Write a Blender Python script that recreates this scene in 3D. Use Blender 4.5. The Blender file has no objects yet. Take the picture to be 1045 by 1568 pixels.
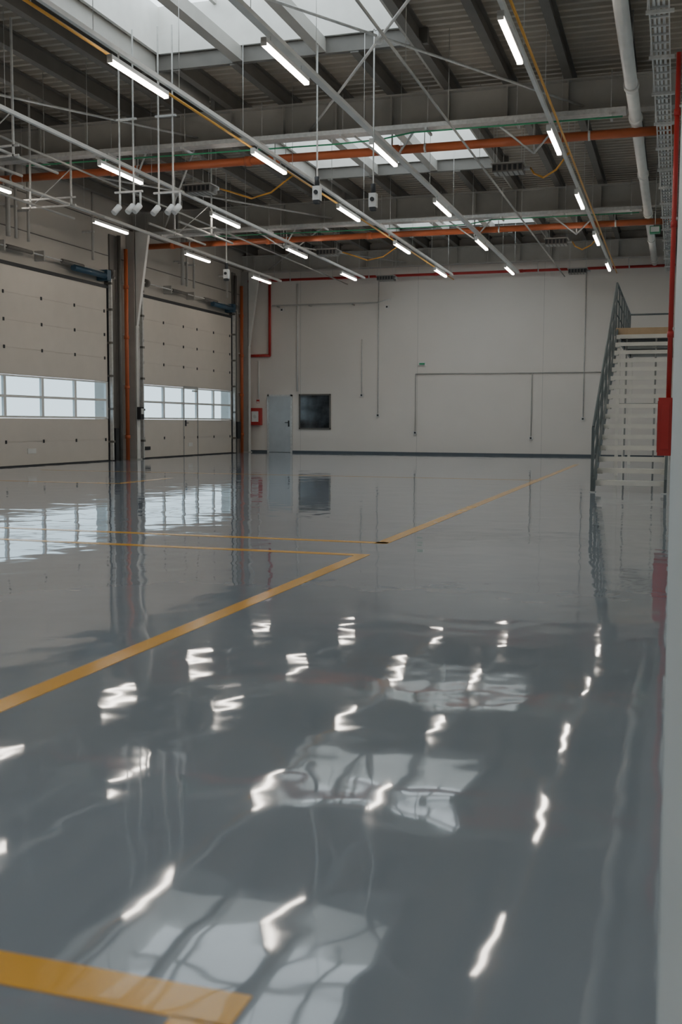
import bpy, math, random
from mathutils import Matrix, Vector
random.seed(3)
D = bpy.data
col = bpy.context.scene.collection

# ---------------------------------------------------------------- materials
def mat(name, c, rough=0.5, metal=0.0, var=0.06, nscale=3.0, emit=None, estr=0.0, coat=0.0, bump=0.0):
    m = D.materials.new(name); m.use_nodes = True
    nt = m.node_tree; b = nt.nodes["Principled BSDF"]
    tc = nt.nodes.new("ShaderNodeTexCoord")
    n = nt.nodes.new("ShaderNodeTexNoise"); n.inputs["Scale"].default_value = nscale
    n.inputs["Detail"].default_value = 4
    nt.links.new(tc.outputs["Object"], n.inputs["Vector"])
    r = nt.nodes.new("ShaderNodeValToRGB")
    r.color_ramp.elements[0].position = 0.3; r.color_ramp.elements[1].position = 0.7
    r.color_ramp.elements[0].color = (*[max(0, x*(1-var)) for x in c], 1)
    r.color_ramp.elements[1].color = (*[min(1, x*(1+var)) for x in c], 1)
    nt.links.new(n.outputs["Fac"], r.inputs["Fac"])
    nt.links.new(r.outputs["Color"], b.inputs["Base Color"])
    b.inputs["Roughness"].default_value = rough
    b.inputs["Metallic"].default_value = metal
    b.inputs["Coat Weight"].default_value = coat
    if emit:
        b.inputs["Emission Color"].default_value = (*emit, 1)
        b.inputs["Emission Strength"].default_value = estr
    if bump:
        bp = nt.nodes.new("ShaderNodeBump"); bp.inputs["Distance"].default_value = bump
        nt.links.new(n.outputs["Fac"], bp.inputs["Height"])
        nt.links.new(bp.outputs["Normal"], b.inputs["Normal"])
    return m

def wavy(m, dist, rough):
    nt = m.node_tree; b = nt.nodes["Principled BSDF"]
    g = nt.nodes.new("ShaderNodeNewGeometry")
    n1 = nt.nodes.new("ShaderNodeTexNoise"); n1.inputs["Scale"].default_value = 1.6
    n1.inputs["Detail"].default_value = 1.0; n1.inputs["Distortion"].default_value = .6
    n2 = nt.nodes.new("ShaderNodeTexNoise"); n2.inputs["Scale"].default_value = 4.5
    n2.inputs["Detail"].default_value = 1.0
    nt.links.new(g.outputs["Position"], n1.inputs["Vector"])
    nt.links.new(g.outputs["Position"], n2.inputs["Vector"])
    mx = nt.nodes.new("ShaderNodeMath"); mx.operation = 'MULTIPLY_ADD'
    mx.inputs[1].default_value = 0.26
    nt.links.new(n2.outputs["Fac"], mx.inputs[0]); nt.links.new(n1.outputs["Fac"], mx.inputs[2])
    bp = nt.nodes.new("ShaderNodeBump"); bp.inputs["Distance"].default_value = dist
    nt.links.new(mx.outputs[0], bp.inputs["Height"])
    nt.links.new(bp.outputs["Normal"], b.inputs["Normal"])
    nt.links.new(bp.outputs["Normal"], b.inputs["Coat Normal"])
    b.inputs["Roughness"].default_value = rough
    b.inputs["Coat Roughness"].default_value = 0.02

M = {}
M['floor'] = mat("epoxy_floor", (.300, .342, .388), .05, var=.07, nscale=.45, coat=.3); wavy(M['floor'], .0042, .04)
M['yellow'] = mat("yellow_floor_paint", (.90, .46, .05), .2, var=.05, coat=.25); wavy(M['yellow'], .004, .18)
M['wallw'] = mat("wall_white_panel", (.77, .725, .67), .6, var=.025, nscale=.6)
M['wallr'] = mat("wall_plaster_white", (.70, .79, .83), .45, var=.02, nscale=.6)
M['walll'] = mat("wall_metal_panel", (.46, .43, .385), .5, var=.05, nscale=.8)
M['gate'] = mat("gate_panel_beige", (.67, .61, .535), .45, var=.02)
M['dark'] = mat("dark_rubber", (.03, .032, .035), .6)
M['skirt'] = mat("skirting_dark", (.10, .12, .14), .4)
M['steel'] = mat("painted_grey_steel", (.47, .455, .42), .5, var=.06)
M['steeld'] = mat("dark_grey_steel", (.16, .15, .135), .5, var=.08)
M['colm'] = mat("column_paint", (.36, .345, .32), .5)
M['galv'] = mat("galvanised_steel", (.62, .62, .60), .38, metal=.25, var=.12, nscale=14)
M['conduit'] = mat("grey_conduit", (.42, .41, .38), .5)
M['deck'] = mat("corrugated_roof_deck", (.50, .45, .375), .5, var=.06)
M['white'] = mat("white_painted_metal", (.76, .75, .71), .4)
M['orange'] = mat("orange_sprinkler_pipe", (.52, .13, .045), .4)
M['red'] = mat("red_enamel", (.48, .035, .03), .35)
M['green'] = mat("green_cable", (.05, .35, .17), .5)
M['blue'] = mat("blue_motor_paint", (.04, .09, .14), .4)
M['cableY'] = mat("yellow_gas_pipe", (.75, .38, .06), .4)
M['tube'] = mat("fluorescent_tube", (.9, .9, .85), .4, emit=(1, .90, .79), estr=28)
M['sky'] = mat("glowing_skylight_glazing", (.8, .85, .88), .3, emit=(.82, .93, 1.0), estr=2.5)  # panes glow by themselves, standing in for daylight from above
M['stairg'] = mat("stair_rail_steel", (.13, .15, .15), .4, metal=.2)
M['tread'] = mat("cream_painted_tread", (.80, .77, .70), .5, var=.05, nscale=6)
M['treadu'] = mat("darkened_stair_underside", (.22, .21, .20), .6, var=.1, nscale=20)  # tread and landing undersides darkened in the colour, for contrast with nosings
M['wood'] = mat("timber_edge", (.60, .42, .25), .5, nscale=8)
M['doorg'] = mat("grey_door_paint", (.50, .54, .56), .35)
M['black'] = mat("black_glass_reflections", (.04, .047, .055), .08, var=.9, nscale=2.5)  # strong mottling paints reflected content into the dark pane
M['asphalt'] = mat("concrete_apron", (.45, .45, .44), .8, var=.1)
M['plast'] = mat("white_plastic", (.75, .75, .73), .4)

def glassmat():
    m = D.materials.new("window_glass"); m.use_nodes = True
    nt = m.node_tree; nt.nodes.clear()
    o = nt.nodes.new("ShaderNodeOutputMaterial"); t = nt.nodes.new("ShaderNodeBsdfTransparent")
    t.inputs[0].default_value = (.88, .94, .96, 1)
    g = nt.nodes.new("ShaderNodeBsdfGlossy"); g.inputs["Roughness"].default_value = .05
    n = nt.nodes.new("ShaderNodeTexNoise"); n.inputs["Scale"].default_value = 2
    mp = nt.nodes.new("ShaderNodeMapRange"); mp.inputs[3].default_value = .05; mp.inputs[4].default_value = .12
    x = nt.nodes.new("ShaderNodeMixShader")
    nt.links.new(n.outputs["Fac"], mp.inputs[0]); nt.links.new(mp.outputs[0], x.inputs[0])
    nt.links.new(t.outputs[0], x.inputs[1]); nt.links.new(g.outputs[0], x.inputs[2])
    nt.links.new(x.outputs[0], o.inputs[0]); return m
M['glass'] = glassmat()

# ---------------------------------------------------------------- mesh builder
class B:
    def __init__(s): s.v = []; s.f = []; s.m = []; s.sm = []; s.mats = []
    def mi(s, k):
        if k not in s.mats: s.mats.append(k)
        return s.mats.index(k)
    def face(s, idx, k, smooth=False): s.f.append(idx); s.m.append(s.mi(k)); s.sm.append(smooth)
    def hexa(s, p, k):
        i = len(s.v); s.v += [tuple(q) for q in p]
        for q in ((0,3,2,1),(4,5,6,7),(0,1,5,4),(1,2,6,5),(2,3,7,6),(3,0,4,7)):
            s.face([i+a for a in q], k)
    def box(s, x0, x1, y0, y1, z0, z1, k):
        if x0 > x1: x0, x1 = x1, x0
        if y0 > y1: y0, y1 = y1, y0
        if z0 > z1: z0, z1 = z1, z0
        s.hexa([(x0,y0,z0),(x1,y0,z0),(x1,y1,z0),(x0,y1,z0),(x0,y0,z1),(x1,y0,z1),(x1,y1,z1),(x0,y1,z1)], k)
    def cyl(s, a, b, r, k, seg=10):
        a = Vector(a); b = Vector(b); d = (b-a).normalized()
        u = d.orthogonal().normalized(); w = d.cross(u)
        i = len(s.v)
        for p in (a, b):
            for t in range(seg):
                an = 2*math.pi*t/seg
                s.v.append(tuple(p + u*math.cos(an)*r + w*math.sin(an)*r))
        for t in range(seg):
            n = (t+1) % seg
            s.face([i+t, i+n, i+seg+n, i+seg+t], k, True)
        s.face([i+t for t in range(seg)][::-1], k); s.face([i+seg+t for t in range(seg)], k)
    def path(s, pts, r, k, seg=8):
        for a, b in zip(pts, pts[1:]): s.cyl(a, b, r, k, seg)
        for p in pts[1:-1]: s.ball(p, r*1.02, k)
    def ball(s, c, r, k, seg=8):
        i = len(s.v); rings = 5
        for a in range(rings+1):
            ph = math.pi*a/rings
            for t in range(seg):
                th = 2*math.pi*t/seg
                s.v.append((c[0]+r*math.sin(ph)*math.cos(th), c[1]+r*math.sin(ph)*math.sin(th), c[2]+r*math.cos(ph)))
        for a in range(rings):
            for t in range(seg):
                n = (t+1) % seg
                s.face([i+a*seg+t, i+(a+1)*seg+t, i+(a+1)*seg+n, i+a*seg+n], k, True)
    def obj(s, name, center=True, bevel=0):
        me = D.meshes.new(name)
        if center:
            xs = list(zip(*s.v)); c = Vector([(min(q)+max(q))/2 for q in xs])
        else: c = Vector((0,0,0))
        me.from_pydata([tuple(Vector(v)-c) for v in s.v], [], s.f)
        for k in s.mats: me.materials.append(M[k])
        for p, a, b in zip(me.polygons, s.m, s.sm): p.material_index = a; p.use_smooth = b
        me.update()
        o = D.objects.new(name, me); o.location = c; col.objects.link(o)
        if bevel:
            md = o.modifiers.new("Bevel", 'BEVEL'); md.width = bevel; md.segments = 2; md.limit_method = 'ANGLE'
        return o

# ---------------------------------------------------------------- layout
XL = -15.0; YB = 36.0; YN = -8.0
XW = XL+.002; YW = YB-.002     # faces of wall-mounted items
FR = [-6.0, 2.4, 10.8, 19.2, 27.6, 35.75]
def wx(y): return .008 - .004*y
ZG0, ZG1 = 6.42, 7.00      # girder
ZD = 7.30                  # deck underside
ZH = ZD-.002

# floor
b = B(); b.box(XL-.3, .4, YN-.3, YB+.3, -.25, 0, 'floor'); b.obj("floor", False)
b = B(); b.box(-120, 60, -60, 110, -.5, -.27, 'asphalt'); b.obj("exterior_ground", False)
# floor markings
b = B(); z0, z1, h = .0005, .002, .05
def ly(x, y0, y1, w=.11): b.box(x-w/2, x+w/2, y0, y1, z0, z1, 'yellow')
def lx(x0, x1, y, w=.11): b.box(x0, x1, y-w/2, y+w/2, z0, z1, 'yellow')
ly(-2.42, 2.5, 8.22); lx(-9, -2.37, 8.27, .11)
ly(-2.50, 9.13, 29.0, .12); lx(-9, -2.45, 9.18, .11)
lx(-6, -.73, 1.72); ly(-.79, -3, 1.67)
lx(-13.5, -9.3, 16.5); ly(-9.3, 16.5, 18.5)
lx(-13.5, -2.5, 20.5, .06)
b.obj("floor_marking_lines", False)

# walls
b = B(); b.box(XL-.3, .4, YB, YB+.3, 0, 8.3, 'wallw')
for x in (-12.9, -8.6, -4.3):
    b.box(x-.004, x+.004, YB-.002, YB, 0, 6.9, 'conduit')
b.obj("wall_back", False)
b = B(); b.box(XL+.01, -.16, YB-.022, YW, 0, .07, 'skirt'); b.obj("baseboard_back", False)
b = B(); b.box(XL-.3, .4, YN-.3, YN, 0, 8.3, 'wallw'); b.obj("wall_near", False)
b = B()
b.hexa([(wx(YN),YN,0),(.4,YN,0),(.4,YB,0),(wx(YB),YB,0),(wx(YN),YN,8.3),(.4,YN,8.3),(.4,YB,8.3),(wx(YB),YB,8.3)], 'wallr')
b.obj("wall_right", False)
gates = [(2.75, 9.15), (11.15, 17.55), (19.5, 25.9), (27.9, 34.4)]
GH = 4.66
b = B(); prev = YN
for g0, g1 in gates:
    b.box(XL-.3, XL, prev, g0, 0, GH, 'walll'); prev = g1
b.box(XL-.3, XL, prev, YB, 0, GH, 'walll')
b.box(XL-.3, XL, YN, YB, GH, 8.3, 'walll')
for z in (5.6, 6.5):
    b.box(XL, XL+.02, YN, YB, z, z+.02, 'steeld')
b.obj("wall_left", False)

# ---------------------------------------------------------------- gates
def gate(g0, g1, wicket):
    b = B(); X0, X1 = XL+.02, XL+.08
    st = (GH+.05-2.18)/4
    secs = [(.03,.585),(.592,1.15)]+[(2.18+st*i, 2.18+st*(i+1)-.006) for i in range(4)]
    y0, y1 = g0-.04, g1+.04
    b.box(X0-.01, X1-.012, y0, y1, 0, 1.15, 'gate'); b.box(X0-.01, X1-.012, y0, y1, 2.18, GH+.04, 'gate')
    if wicket: w0, w1 = g0+2.76, g0+3.76
    for a, c in secs:
        if wicket and a < 1.2:
            b.box(X0, X1, y0, w0-.03, a, c, 'gate'); b.box(X0, X1, w1+.03, y1, a, c, 'gate'); b.box(X0, X1, w0, w1, a, c, 'gate')
        else: b.box(X0, X1, y0, y1, a, c, 'gate')
    b.box(X0, X1+.01, y0, y1, 0, .03, 'dark')
    if wicket: divs = [g0, g0+1.40, w0, w1, g0+5.05, g1]
    else: divs = [g0, g0+1.75, g0+3.3, g0+4.8, g1]
    b.box(X0, X1, y0, y1, 1.16, 1.21, 'white'); b.box(X0, X1, y0, y1, 2.13, 2.17, 'white')
    b.box(X0, X1, y0, y1, 1.64, 1.70, 'white')
    for i, d in enumerate(divs):
        w = .05
        b.box(X0, X1+.005, d-w, d+w, 1.16, 2.17, 'white')
    for i in range(len(divs)-1):
        for za, zb in ((1.21,1.64),(1.70,2.13)):
            b.box(X0+.025, X0+.035, divs[i]+.05, divs[i+1]-.05, za, zb, 'glass')
    for d in divs[1:-1]+[g0+.1, g1-.1]:
        for z in [.59]+[2.18+st*i-.005 for i in range(1, 4)]:
            b.box(X1, X1+.015, d-.028, d+.028, z-.04, z+.04, 'dark')
    for y in (g0-.12, g1+.12):
        b.box(XW, X1+.03, y-.05, y+.05, 0, GH+.5, 'dark')
        b.box(X1+.02, X1+.12, y-.03, y+.03, 0.02, GH+.3, 'galv')
        for z in (.5,1.4,2.3,3.2,4.1,4.8):
            b.box(X0, X1+.14, y-.06, y+.06, z, z+.06, 'steeld')
    b.box(X0, X1+.03, g0-.1, g1+.1, GH+.04, GH+.12, 'dark')
    zs = GH+.42; xs = X1+.16
    b.cyl((xs, g0-.2, zs), (xs, g1+.2, zs), .018, 'galv')
    for y in (g0+1.7, g0+4.0):
        b.cyl((xs, y, zs), (xs, y+1.0, zs), .05, 'steeld', 12)
    for y in (g0-.05, g1-.05):
        b.cyl((xs, y, zs), (xs, y+.14, zs), .11, 'steeld', 14)
    for y in (g0-.15, g0+1.6, g0+3.2, g1+.18):
        b.box(XW, xs+.03, y-.03, y+.03, zs-.12, zs+.12, 'conduit')
    b.cyl((xs+.02, g1-1.9, zs-.1), (xs+.02, g1-.25, zs-.1), .08, 'blue', 14)
    b.box(X0, xs+.10, g1-.35, g1-.15, zs-.22, zs+.06, 'blue')
    b.box(X1, X1+.02, g0+2.6 if not wicket else w1-.7, g0+2.95 if not wicket else w1-.4, .30, .42, 'white')
    b.box(X1, X1+.03, g0+.15, g0+.45, .25, .35, 'dark')
    if wicket:
        for y in (w0-.02, w1+.02):
            b.box(X1, X1+.015, y-.025, y+.025, .03, 2.2, 'conduit')
        b.box(X1, X1+.015, w0, w1, 2.17, 2.22, 'conduit')
        b.box(X1, X1+.03, w0+.08, w0+.14, .95, 1.15, 'dark')
        b.cyl((X1+.05, w0+.11, 1.05), (X1+.05, w0+.24, 1.05), .012, 'dark')
        b.box(X1, X1+.06, w1-.4, w1-.1, 2.05, 2.1, 'steel')
    return b.obj("sectional_industrial_gate")
for i, (a, c) in enumerate(gates): gate(a, c, i == 3)

# ---------------------------------------------------------------- columns with haunches (left)
for y in FR:
    yc = y-.28 if y < 34 else y-.1
    b = B(); x0 = XW; dp = .26
    for yy in (yc-.14, yc+.12): b.box(x0, x0+dp, yy, yy+.02, 0, ZG0, 'colm')
    b.box(x0+.12, x0+.14, yc-.12, yc+.12, 0, ZG0, 'colm')
    b.box(x0, x0+dp+.04, yc-.16, yc+.16, 0, .03, 'steel')
    p = [(x0+dp,0,3.8),(x0+dp+.02,0,3.8),(x0+dp+.42,0,ZG0-.002),(x0+dp,0,ZG0-.002)]
    b.hexa([(q[0],yc-.06,q[2]) for q in p]+[(q[0],yc+.06,q[2]) for q in p], 'white')
    b.box(x0+dp, x0+dp+.02, yc-.09, yc+.09, .03, 3.8, 'white')
    b.obj("steel_column")
    b = B()
    yy = yc-.36; px = XW+.12
    b.cyl((px, yy, 0), (px, yy, 5.9), .058, 'orange', 14)
    for z in (.6, 2.0, 3.4, 4.8):
        b.cyl((px, yy, z), (px, yy, z+.10), .075, 'orange', 14)
        b.box(XW, px, yy-.03, yy+.03, z+.12, z+.16, 'galv')
    if y < 34:
        b.cyl((px+.02, yy-.42, 0), (px+.02, yy-.42, 6.2), .055, 'steeld', 12)
        b.box(XW, XW+.04, yy-.75, yy-.2, 0, 6.2, 'steeld')
        b.box(XW, XW+.15, yy-.72, yy-.55, 0, .9, 'dark')
    b.obj("sprinkler_riser_pipe")
    if y > 10 and y < 34:
        b = B(); q = x0+dp+.021
        b.box(q, q+.11, yc-.10, yc+.10, 1.15, 1.5, 'dark'); b.box(q+.11, q+.12, yc-.06, yc+.08, 1.3, 1.46, 'plast')
        b.cyl((q+.04, yc, 1.5), (q+.04, yc, 3.75), .015, 'galv')
        b.obj("gate_control_box")
b = B(); b.box(XW, XL+.04, 34.65, 34.95, 0, 6.3, 'steeld'); b.cyl((XL+.1, 34.8, 0), (XL+.1, 34.8, 6.2), .05, 'steeld', 12); b.box(XW, XL+.2, 34.70, 35.0, .5, 1.1, 'dark'); b.obj("corner_recess_strip")  # dark panel, pipe and box standing for the dark grey corner recess

# ---------------------------------------------------------------- roof deck
SKX0, SKX1 = -8.6, -4.2
sky = [(f+1.7, f+5.95) for f in FR[:-1]]
b = B()
def deck(x0, x1, y0, y1):
    p = .24; n = max(1, round((y1-y0)/p)); p = (y1-y0)/n; prof = []
    for i in range(n):
        y = y0+i*p
        prof += [(y, ZD), (y+.35*p, ZD), (y+.5*p, ZD+.09), (y+.85*p, ZD+.09)]
    prof.append((y1, ZD))
    i0 = len(b.v)
    for (y, z) in prof: b.v += [(x0, y, z), (x1, y, z)]
    for k in range(len(prof)-1):
        a = i0+2*k; b.face([a, a+2, a+3, a+1], 'deck')
deck(XL, SKX0, YN, YB); deck(SKX1, .2, YN, YB)
pv = YN
for s0, s1 in sky: deck(SKX0, SKX1, pv, s0); pv = s1
deck(SKX0, SKX1, pv, YB)
b.box(XL-.3, SKX0, YN, YB, ZD+.10, ZD+.3, 'deck'); b.box(SKX1, .4, YN, YB, ZD+.10, ZD+.3, 'deck')
pv = YN
for s0, s1 in sky+[(YB, YB)]:
    b.box(SKX0, SKX1, pv, s0, ZD+.10, ZD+.3, 'deck'); pv = s1
b.obj("ceiling", False)

# skylights
for s0, s1 in sky:
    b = B(); t = .06; zt = ZD+.75
    b.box(SKX0, SKX0+t, s0, s1, ZD-.02, zt, 'white'); b.box(SKX1-t, SKX1, s0, s1, ZD-.02, zt, 'white')
    b.box(SKX0, SKX1, s0, s0+t, ZD-.02, zt, 'white'); b.box(SKX0, SKX1, s1-t, s1, ZD-.02, zt, 'white')
    b.box(SKX0, SKX1, s0, s1, zt, zt+.03, 'sky')
    for k in range(1, 4):
        x = SKX0+(SKX1-SKX0)*k/4; b.box(x-.03, x+.03, s0, s1, zt-.07, zt, 'steel')
    for k in range(1, 3):
        y = s0+(s1-s0)*k/3; b.box(SKX0, SKX1, y-.03, y+.03, zt-.08, zt, 'steel')
    for x in (-7.13, -5.67):
        b.box(x-.09, x+.09, s0-.02, s1+.02, ZD-.25, ZD-.03, 'steel')
    b.obj("roof_skylight")

# purlins
b = B(); x = -.9
xs = []
while x > XL: xs.append(x); x -= 1.05
for x in xs:
    segs = [(YN, YB)]
    if SKX0 < x < SKX1:
        segs = []; pv = YN
        for s0, s1 in sky: segs.append((pv, s0-.02)); pv = s1+.02
        segs.append((pv, YB))
    for a, c in segs:
        b.box(x-.07, x+.07, a, c, ZD-.03, ZD-.001, 'steeld'); b.box(x-.07, x+.07, a, c, ZG1+.001, ZG1+.03, 'steeld')
        b.box(x-.012, x+.012, a, c, ZG1+.03, ZD-.03, 'steeld')
for s0, s1 in sky:
    for y in (s0-.06, s1+.06): b.box(SKX0-.3, SKX1+.3, y-.05, y+.05, ZG1+.03, ZD-.03, 'steeld')
    for x in (SKX0-.08, SKX1+.08): b.box(x-.04, x+.04, s0-1.7, s1+2.2, ZG1+.002, ZD-.001, 'steel')
b.obj("roof_purlins", False)

# girders
for y in FR:
    b = B(); x0, x1 = XW, -.16
    b.box(x0, x1, y-.14, y+.14, ZG0, ZG0+.03, 'steel'); b.box(x0, x1, y-.14, y+.14, ZG1-.03, ZG1, 'steel')
    b.box(x0, x1, y-.015, y+.015, ZG0+.03, ZG1-.03, 'steel')
    for x in xs:
        b.box(x-.012, x+.012, y-.13, y+.13, ZG0+.03, ZG1-.03, 'steel')
    b.obj("roof_girder")

# cable trays, cables and sprinkler mains across
ZT = 6.26
for y in FR[2:]:
    ty = y-.42
    if y < 35:
        b = B()
        b.box(XL+.9, -.95, ty-.14, ty+.14, ZT, ZT+.005, 'galv')
        for s in (-.14, .14): b.box(XL+.9, -.95, ty+s-.004, ty+s+.004, ZT, ZT+.08, 'galv')
        x = -1.2
        while x > XL+.9:
            b.box(x-.02, x+.02, ty-.16, y-.12, ZT-.04, ZT, 'galv')
            b.cyl((x, ty, ZT), (x, ty, ZG1), .008, 'galv', 6)
            x -= 1.575
        b.cyl((XL+.95, ty+.05, ZT+.02), (-1, ty+.05, ZT+.02), .015, 'dark', 6)
        b.obj("cable_tray")
        b = B()
        b.path([(-12.5, ty-.1, 6.15), (-6, ty-.1, 6.10), (-5.2, ty-.1, 6.12), (-4.6, ty-.1, 6.20), (-1.0, ty-.1, 6.19)], .014, 'green', 6)
        b.obj("green_cable")
        b = B()
        for x in (-4.6, -9.9, -2.0):
            b.cyl((x, ty, ZT-.02), (x-.55, y+.16, 5.86), .02, 'galv', 6)
            b.cyl((x-.55, y+.16, 5.86), (x-.55, y+.16, ZG0), .02, 'galv', 6)
            b.cyl((x-1.1, ty, ZT-.02), (x-.55, y+.16, 5.86), .02, 'galv', 6)
        b.obj("pipe_support_brackets")
    b = B(); py = y+.0; pz = 6.05
    if y > 35: py = 35.72; pz = 6.12
    r = .078 if y < 35 else .045
    k = 'orange' if y < 35 else 'red'
    b.cyl((XL+.16, py, pz), (-.16, py, pz), r, k, 16)
    x = -2.2
    while x > XL+1:
        b.cyl((x, py, pz), (x+.12, py, pz), r*1.22, k, 16)
        b.cyl((x+.6, py, pz), (x+.6, py, ZG0), .01, 'galv', 6)
        b.cyl((x+.6, py, pz), (x+.64, py, pz), r*1.1, 'galv', 16)
        x -= 2.9
    b.obj("sprinkler_main_pipe")

# branch lines along the hall
b = B()
for X in (-3.6, -11.0):
    b.cyl((X, 2, 5.86), (X, 35.5, 5.86), .02, 'conduit', 10)
    y = 3
    while y < 35: b.cyl((X, y, 5.86), (X, y, ZH), .005, 'conduit', 6); y += 2.8
b.obj("compressed_air_pipe")
for X, Z in ((-7.25, 5.88), (-1.95, 5.90)):
    b = B(); b.cyl((X, 0, Z), (X, 35.4, Z), .02, 'cableY', 8)
    for f in FR[1:-1]:
        b.cyl((X, f+.18, Z), (X, f+.18, ZG1), .008, 'galv', 6)
    for f in (20.4, 28.8):
        if X > -3: b.path([(X, f-.8, Z), (X-.25, f-.6, Z-.25), (X-.5, f-.4, Z-.33), (X-.70, f-.2, Z-.2), (-2.74, f, 5.85)], .018, 'cableY')
        else: b.path([(X, f-.6, Z), (X-.5, f-.5, Z-.28), (X-1.0, f-.3, Z-.33), (X-1.5, f-.2, Z-.15), (-9.07, f, 5.85)], .018, 'cableY')
    b.obj("yellow_gas_pipe")

# drain pipe at right and ladder tray
b = B(); X = -.80; Z = 6.20
b.cyl((X, 2, Z), (X, 35.6, Z), .095, 'white', 18)
for y in (5, 9, 13, 17, 18.8, 23, 27.2, 31, 34.8):
    b.cyl((X, y, Z), (X, y+.15, Z), .115, 'white', 18); b.cyl((X, y+.07, Z), (X, y+.07, ZH if y not in (18.8,27.2) else ZG0), .01, 'galv', 6)
b.obj("rainwater_pipe")
b = B()
LX0, LX1 = -.44, -.22
for x in (LX0, LX1): b.box(x-.008, x+.008, 1, 35.4, 5.86, 5.94, 'galv')
y = 1.2
while y < 35.4: b.box(LX0, LX1, y-.015, y+.015, 5.88, 5.90, 'galv'); y += .3
y = 2
while y < 35.4:
    b.box(LX0-.04, -.16, y-.02, y+.02, 5.82, 5.86, 'galv'); b.cyl((LX0-.02, y, 5.84), (LX0-.02, y, ZH), .008, 'galv', 6); y += 1.6
for x in (LX0+.05, LX0+.10, LX0+.16): b.cyl((x, 1.2, 5.92), (x, 35.4, 5.92), .018, 'plast', 6)
b.obj("cable_ladder")

# ---------------------------------------------------------------- light rows
rows = [-2.0, -4.83, -6.9, -9.8, -12.7]; ZL = 5.58
b = B()
b.box(-.038, .038, -.78, .78, .02, .075, 'white')
for s in (-.78, .765): b.box(-.038, .038, s, s+.015, -.02, .08, 'white')
b.box(-.027, .027, -.765, .765, -.022, .02, 'tube')
for yy in (-.55, .55): b.cyl((0, yy, .07), (0, yy, .16), .008, 'galv', 6)
src = b.obj("linear_light_fixture", False); first = True
for X in rows:
    for k in range(-4, 5):  # lowest steps add unseen fixtures behind the camera to brighten the hall
        yc = 12.15+.78+4.7*k
        if first: o = src; first = False
        else: o = D.objects.new("linear_light_fixture", src.data); col.objects.link(o)
        o.location = (X, yc, ZL)
for X in rows:
    hw = .05 if X == -4.83 else .028
    b = B(); b.box(X-hw, X+hw, -7.5, 33.5, ZL+.16, ZL+.22, 'white')
    y = -7
    while y < 33.4:
        b.cyl((X-.02, y, ZL+.2), (X-.02, y, ZH), .005, 'galv', 5); y += 2.35
    b.obj("light_trunking_rail")

# cross bracing
for f in FR[1:-1]:
    g = FR[FR.index(f)+1]
    for a, c in (((-1.7, -6.7), (-9.0, -14.0)) if f < 15 else ((-9.0, -14.0),)):
        b = B()
        b.cyl((a, f, ZG0+.1), (c, g, ZG0+.1), .022, 'galv', 8)
        b.cyl((c, f, ZG0+.14), (a, g, ZG0+.14), .022, 'galv', 8)
        b.cyl(((a+c)/2, (f+g)/2-.01, ZG0+.05), ((a+c)/2, (f+g)/2+.01, ZG0+.2), .06, 'galv', 14)
        b.obj("roof_cross_bracing")

# heaters
def heater(x, y, z=5.85):
    b = B(); b.box(x-.28, x+.28, y-.2, y+.2, z-.07, z+.07, 'steeld')
    b.box(x-.31, x+.31, y-.23, y+.23, z+.07, z+.09, 'steel')
    for k in range(6):
        xx = x-.24+.096*k; b.box(xx-.03, xx+.03, y-.205, y-.2, z-.05, z+.05, 'dark')
        b.box(xx-.03, xx+.03, y-.16, y+.16, z-.08, z-.07, 'conduit')
    for sx in (-.26, .26):
        for sy in (-.18, .18): b.cyl((x+sx, y+sy, z+.08), (x+sx, y+sy, ZH), .005, 'galv', 6)
    b.cyl((x+.28, y, z), (x+.40, y, z), .035, 'galv')
    b.obj("infrared_ceiling_heater")
for x, y in ((-3.15, 20.4), (-9.5, 20.4), (-3.15, 28.8), (-9.5, 28.8), (-3.15, 35.1), (-9.5, 35.1)):
    heater(x, y, 5.85 if y < 30 else 5.95)

# drop sockets
def drop(x, y, z, cluster):
    b = B()
    b.box(x-.01, x+.01, y-.01, y+.01, z, ZH, 'galv')
    if cluster:
        b.box(x-.26, x-.24, y-.01, y+.01, z+.1, ZH, 'galv'); b.box(x-.34, x+.16, y-.02, y+.02, z+.26, z+.29, 'galv')
        b.box(x-.30, x+.06, y-.02, y+.02, 5.9, 5.93, 'galv')
        for dx in (-.25, 0, .12):
            b.cyl((x+dx, y-.02, z+.05), (x+dx-.05, y-.12, z-.07), .05, 'plast', 12)
            b.cyl((x+dx, y, z+.05), (x+dx, y, z+.27), .018, 'plast', 8)
    else:
        b.box(x-.06, x+.06, y-.06, y+.06, z-.22, z, 'plast'); b.box(x-.045, x+.045, y-.065, y+.045, z-.27, z-.22, 'dark')
        b.cyl((x, y-.08, z-.1), (x, y-.06, z-.1), .035, 'dark', 12)
        b.cyl((x, y, z), (x, y, z+.15), .04, 'dark', 10)
    b.obj("hanging_power_socket")
drop(-4.75, 16.7, 4.75, False); drop(-5.6, 16.4, 4.85, False)
drop(-7.75, 15.6, 4.45, True); drop(-8.45, 15.6, 4.5, True); drop(-10.6, 24.2, 4.8, False); drop(-12.4, 16.4, 4.8, False)
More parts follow.
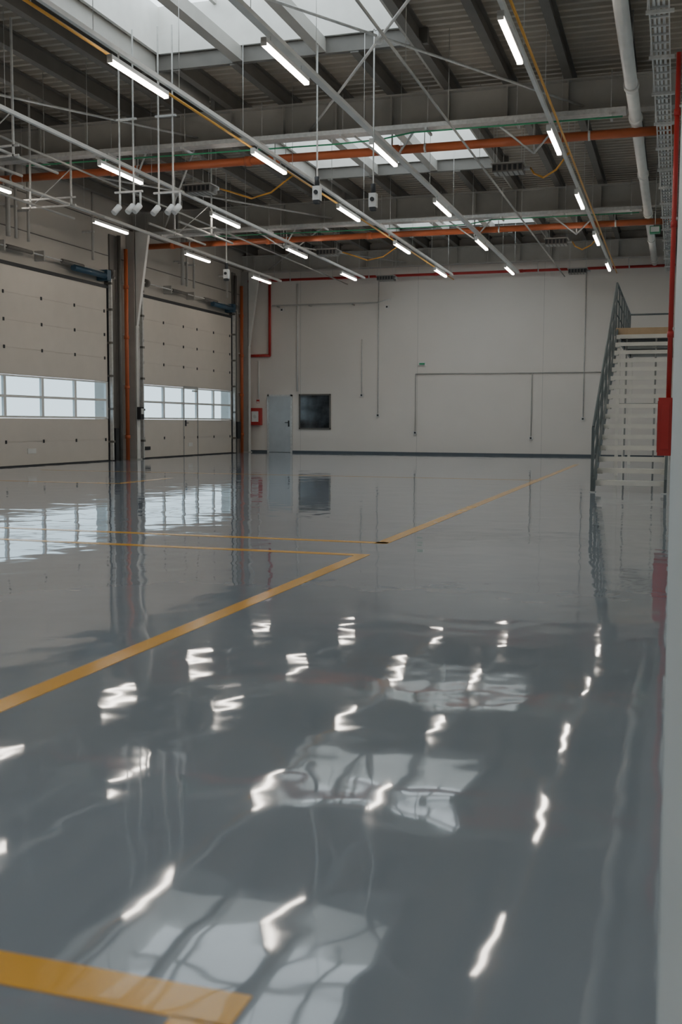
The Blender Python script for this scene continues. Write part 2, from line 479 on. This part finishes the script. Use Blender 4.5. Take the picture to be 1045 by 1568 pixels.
for x, y in ((-10.9, 14.6), (-12.1, 18.2), (-10.85, 21.9)):
    b = B()
    for dx in (0, .9): b.box(x+dx-.015, x+dx+.015, y-.015, y+.015, 5.2, ZH, 'galv')
    b.box(x-.2, x+1.0, y-.015, y+.015, 5.2, 5.23, 'galv'); b.box(x-.2, x+1.0, y-.015, y+.015, 5.35, 5.38, 'galv')
    b.cyl((x, y, 5.22), (x+.9, y, 5.9), .01, 'galv', 6)
    b.cyl((x+.1, y-1.4, 5.26), (x+.1, y+1.4, 5.26), .025, 'steel', 8); b.cyl((x+.8, y-1.4, 5.26), (x+.8, y+1.4, 5.26), .025, 'steel', 8)
    b.obj("suspended_strut_frame")

# left-wall service pipes above gates
b = B()
for y in (21.2, 21.5, 22.0, 24.9, 30.2, 30.5, 31.0, 33.6):
    b.cyl((XL+.3, y, 5.3), (XL+.3, y, 7.1), .035 if y not in (21.2, 30.2) else .055, 'steel', 10)
    b.box(XW, XL+.34, y-.03, y+.03, 6.0, 6.05, 'galv')
b.obj("wall_vent_pipes")

# ---------------------------------------------------------------- back wall items
def conduit(name, paths, k='galv', r=.018):
    b = B()
    for p in paths: b.path([(x, YB-.035, z) for x, z in p], r, k)
    b.obj(name)
conduit("wall_conduit", [[(-13.0, 6.0), (-13.0, 2.2)], [(-14.5, 3.3), (-14.5, 1.95)]], 'white', .03)
conduit("wall_conduit", [[(-8.65, .8), (-8.65, 2.78), (-2.4, 2.78)], [(-4.65, 2.78), (-4.65, .65)]], 'steel', .016)
conduit("wall_conduit", [[(-10.0, 6.0), (-10.0, 1.4)], [(-2.95, 6.0), (-2.95, 1.3)], [(-10.6, 2.1), (-10.6, 4.0)]], 'galv', .014)
for x, z in ((-10.0, 1.35), (-8.65, .75), (-4.65, .6), (-2.95, 1.25), (-9.7, 5.1), (-10.6, 2.05), (-13.6, 5.1)):
    b = B(); b.box(x-.06, x+.06, YB-.06, YW, z-.05, z+.05, 'plast'); b.box(x-.03, x+.03, YB-.07, YB-.06, z-.03, z+.03, 'dark')
    b.obj("wall_socket_box")
b = B(); b.box(-13.9, -10.0, YB-.25, YB-.21, 5.22, 5.26, 'conduit')
for x in (-13.7, -12.5, -10.9): b.box(x-.02, x+.02, YB-.25, YW, 5.18, 5.22, 'conduit')
b.cyl((-10.0, YB-.23, 5.24), (-9.5, YB-.23, 5.35), .015, 'galv', 6)
b.obj("wall_mounted_rail")
b = B(); b.path([(-14.9, YB-.09, 3.48), (-14.05, YB-.09, 3.48), (-14.05, YB-.09, 6.0)], .05, 'red', 12)
for z in (3.9, 5.4): b.box(-14.08, -14.02, YB-.09, YW, z, z+.03, 'galv')
b.cyl((-14.9, YB-.09, .0), (-14.9, YB-.09, 6.0), .05, 'orange', 12)
b.obj("fire_riser_pipe")
# door
b = B(); x0, x1 = -14.17, -13.2; zt = 2.08
b.box(x0, x0+.07, YB-.05, YW, 0, zt, 'galv'); b.box(x1-.07, x1, YB-.05, YW, 0, zt, 'galv'); b.box(x0, x1, YB-.05, YW, zt-.06, zt, 'galv')
b.box(x0+.07, x1-.07, YB-.035, YW, .01, zt-.06, 'doorg')
b.box(x1-.16, x1-.11, YB-.05, YB-.035, .93, 1.15, 'dark'); b.cyl((x1-.13, YB-.07, 1.08), (x1-.27, YB-.07, 1.08), .012, 'dark')
for z in (.25, 1.0, 1.8): b.cyl((x0+.07, YB-.05, z), (x0+.07, YB-.05, z+.1), .012, 'galv')
b.obj("door_1")
# interior window
b = B(); x0, x1, z0_, z1_ = -12.95, -11.75, .84, 2.1
for a in ((x0, x0+.05, z0_, z1_), (x1-.05, x1, z0_, z1_), (x0, x1, z0_, z0_+.05), (x0, x1, z1_-.05, z1_)):
    b.box(a[0], a[1], YB-.04, YW, a[2], a[3], 'steeld')
b.box(x0+.05, x1-.05, YB-.02, YW, z0_+.05, z1_-.05, 'black')
b.obj("window_1")
b = B(); x0, x1 = -14.82, -14.37; z0_, z1_ = .98, 1.6
b.box(x0, x1, YB-.17, YW, z0_, z1_, 'red'); b.box(x0+.09, x1-.09, YB-.175, YB-.17, z0_+.12, z1_-.12, 'plast')
b.cyl((x0+.22, YB-.178, (z0_+z1_)/2), (x0+.22, YB-.175, (z0_+z1_)/2), .07, 'galv', 18)
b.obj("fire_hose_cabinet", bevel=.006)
b = B(); b.box(-14.6, -14.48, YB-.01, YW, 1.78, 1.9, 'red'); b.box(-14.59, -14.49, YB-.012, YB-.01, 1.79, 1.84, 'plast'); b.obj("fire_safety_sign")
b = B(); b.box(-8.55, -8.3, YB-.07, YW, 3.07, 3.19, 'plast'); b.box(-8.52, -8.33, YB-.08, YB-.07, 3.09, 3.15, 'green'); b.obj("exit_sign_light")

# ---------------------------------------------------------------- right wall items
b = B(); w = wx(14.85)-.001; b.box(w-.17, w, 14.2, 14.85, .68, 1.42, 'red')
b.box(w-.178, w-.17, 14.24, 14.81, .72, 1.38, 'red'); b.box(w-.182, w-.178, 14.32, 14.73, .8, 1.2, 'glass')
b.box(w-.13, w-.03, 14.19, 14.2, .76, 1.34, 'red'); b.box(w-.19, w-.178, 14.26, 14.29, 1.0, 1.1, 'galv')
b.obj("fire_hose_cabinet", bevel=.006)
b = B(); b.cyl((w-.05, 14.5, 1.425), (w-.05, 14.5, 5.78), .032, 'red', 14)
for z in (2.2, 3.6, 5.0): b.cyl((w-.05, 14.5, z), (w-.05, 14.5, z+.08), .042, 'red', 14); b.box(w-.05, w, 14.48, 14.52, z+.1, z+.13, 'galv')
b.obj("fire_riser_pipe")
b = B(); X = -.62
b.box(X-.12, X+.12, 26.9, 27.1, 5.66, 5.82, 'green'); b.box(X-.1, X+.1, 26.88, 26.9, 5.68, 5.80, 'plast'); b.cyl((X, 27, 5.8), (X, 27, ZH), .01, 'galv', 6)
b.obj("exit_sign_light")

# ---------------------------------------------------------------- staircase
b = B(); n = 17; ri = .18; ru = .33; Y0 = 17.35; xl, xr = -1.23, -.14; zt = n*ri; Y1 = Y0+n*ru
for i in range(n-1):
    y = Y0+i*ru; z = (i+1)*ri
    b.box(xl+.10, xr-.06, y, y+.27, z-.035, z-.004, 'treadu')
    b.box(xl+.10, xr-.06, y+.02, y+.27, z-.004, z, 'tread')
    b.box(xl+.10, xr-.06, y-.02, y, z-.07, z+.003, 'tread')
    for x in (xl+.03, xr-.06):
        b.box(x, x+.07 if x < -.6 else x+.06, y-.01, y+.26, z-.085, z-.0, 'tread')
for x in (xl, xr):
    b.hexa([(x-.012,Y0-.12,.0),(x+.03,Y0-.12,.0),(x+.03,Y1,zt-.30),(x-.012,Y1,zt-.30),
            (x-.012,Y0-.12,.22),(x+.03,Y0-.12,.22),(x+.03,Y1,zt+.0),(x-.012,Y1,zt+.0)], 'stairg')
    b.box(x-.05, x+.04, Y0-.2, Y0+.0, 0, .012, 'galv')
def rail(x, pts_base, hgt):
    top = [(x, y, z+hgt) for y, z in pts_base]
    b.path(top, .024, 'stairg', 10)
    for f in (.33, .66): b.path([(x, y, z+hgt*f) for y, z in pts_base], .012, 'stairg', 8)
L1 = Y1+6.6
base = [(Y0-.05, .10), (Y1, zt), (L1, zt)]
rail(xl-.02, base, .93)
for i in range(0, 7):
    t = i/6; y = Y0-.05+(Y1-Y0+.05)*t; z = .1+(zt-.1)*t
    b.box(xl-.045, xl+.0, y-.02, y+.02, z-.15 if i else 0, z+.93, 'stairg')
for i in range(1, 7):
    y = Y1+(L1-Y1)*i/6; b.box(xl-.045, xl, y-.02, y+.02, zt-.15, zt+.93, 'stairg')
b.path([(xr+.01, Y0-.05, 1.0), (xr+.01, Y1, zt+.93)], .02, 'stairg')
b.path([(xl-.02, L1, zt+.93), (xr, L1, zt+.93)], .024, 'stairg')
b.box(xl, xr, Y1, L1, zt-.04, zt, 'treadu'); b.box(xl-.02, xr+.01, Y1-.03, Y1, zt-.13, zt+.01, 'wood')
b.box(xl-.01, xl+.03, Y1, L1, zt-.22, zt-.04, 'stairg'); b.box(xr-.03, xr+.01, Y1, L1, zt-.22, zt-.04, 'stairg')
for k in range(6):
    y = Y1+.4+k*1.15
    b.box(xl+.03, xr-.03, y-.03, y+.03, zt-.14, zt-.04, 'treadu')
for y in (Y1+.1, Y1+3.2, L1-.1):
    b.box(xl, xr, y-.04, y+.04, zt-.2, zt-.04, 'tread')
    for x in (xl+.01, xr-.07): b.box(x, x+.07, y-.035, y+.035, 0, zt-.04, 'tread')
for x in (xl+.2, xr-.3):
    b.cyl((x, Y1+.1, .0), (x, Y1+.1, zt-.2), .018, 'conduit', 8)
b.cyl((xl+.08, Y1+.1, 1.5), (xr-.07, Y1+.1, 1.5), .02, 'conduit', 8)
b.obj("steel_staircase")

# ---------------------------------------------------------------- world
wd = D.worlds.new("World"); bpy.context.scene.world = wd; wd.use_nodes = True
nt = wd.node_tree; bg = nt.nodes["Background"]
tc = nt.nodes.new("ShaderNodeTexCoord"); sp = nt.nodes.new("ShaderNodeSeparateXYZ")
rp = nt.nodes.new("ShaderNodeValToRGB")
rp.color_ramp.elements[0].position = 0; rp.color_ramp.elements[0].color = (.80, .90, .96, 1)
rp.color_ramp.elements[1].position = .6; rp.color_ramp.elements[1].color = (.55, .72, .92, 1)
nt.links.new(tc.outputs["Generated"], sp.inputs[0]); nt.links.new(sp.outputs["Z"], rp.inputs["Fac"])
nt.links.new(rp.outputs["Color"], bg.inputs["Color"]); bg.inputs["Strength"].default_value = 2.4

# ---------------------------------------------------------------- camera
F = 1620.0/1568
cd = D.cameras.new("camera"); cam = D.objects.new("camera", cd); col.objects.link(cam)
cd.sensor_fit = 'VERTICAL'; cd.sensor_height = 36; cd.lens = 36*F; cd.clip_start = .02; cd.clip_end = 400
cd.dof.use_dof = True; cd.dof.focus_distance = 18; cd.dof.aperture_fstop = 3.2
th = math.radians(17.5); p = math.radians(4.82); r = .005
cam.matrix_world = Matrix.Translation((0, 0, 1.08)) @ Matrix.Rotation(th, 4, 'Z') @ Matrix.Rotation(math.pi/2-p, 4, 'X') @ Matrix.Rotation(r, 4, 'Z')
bpy.context.scene.camera = cam
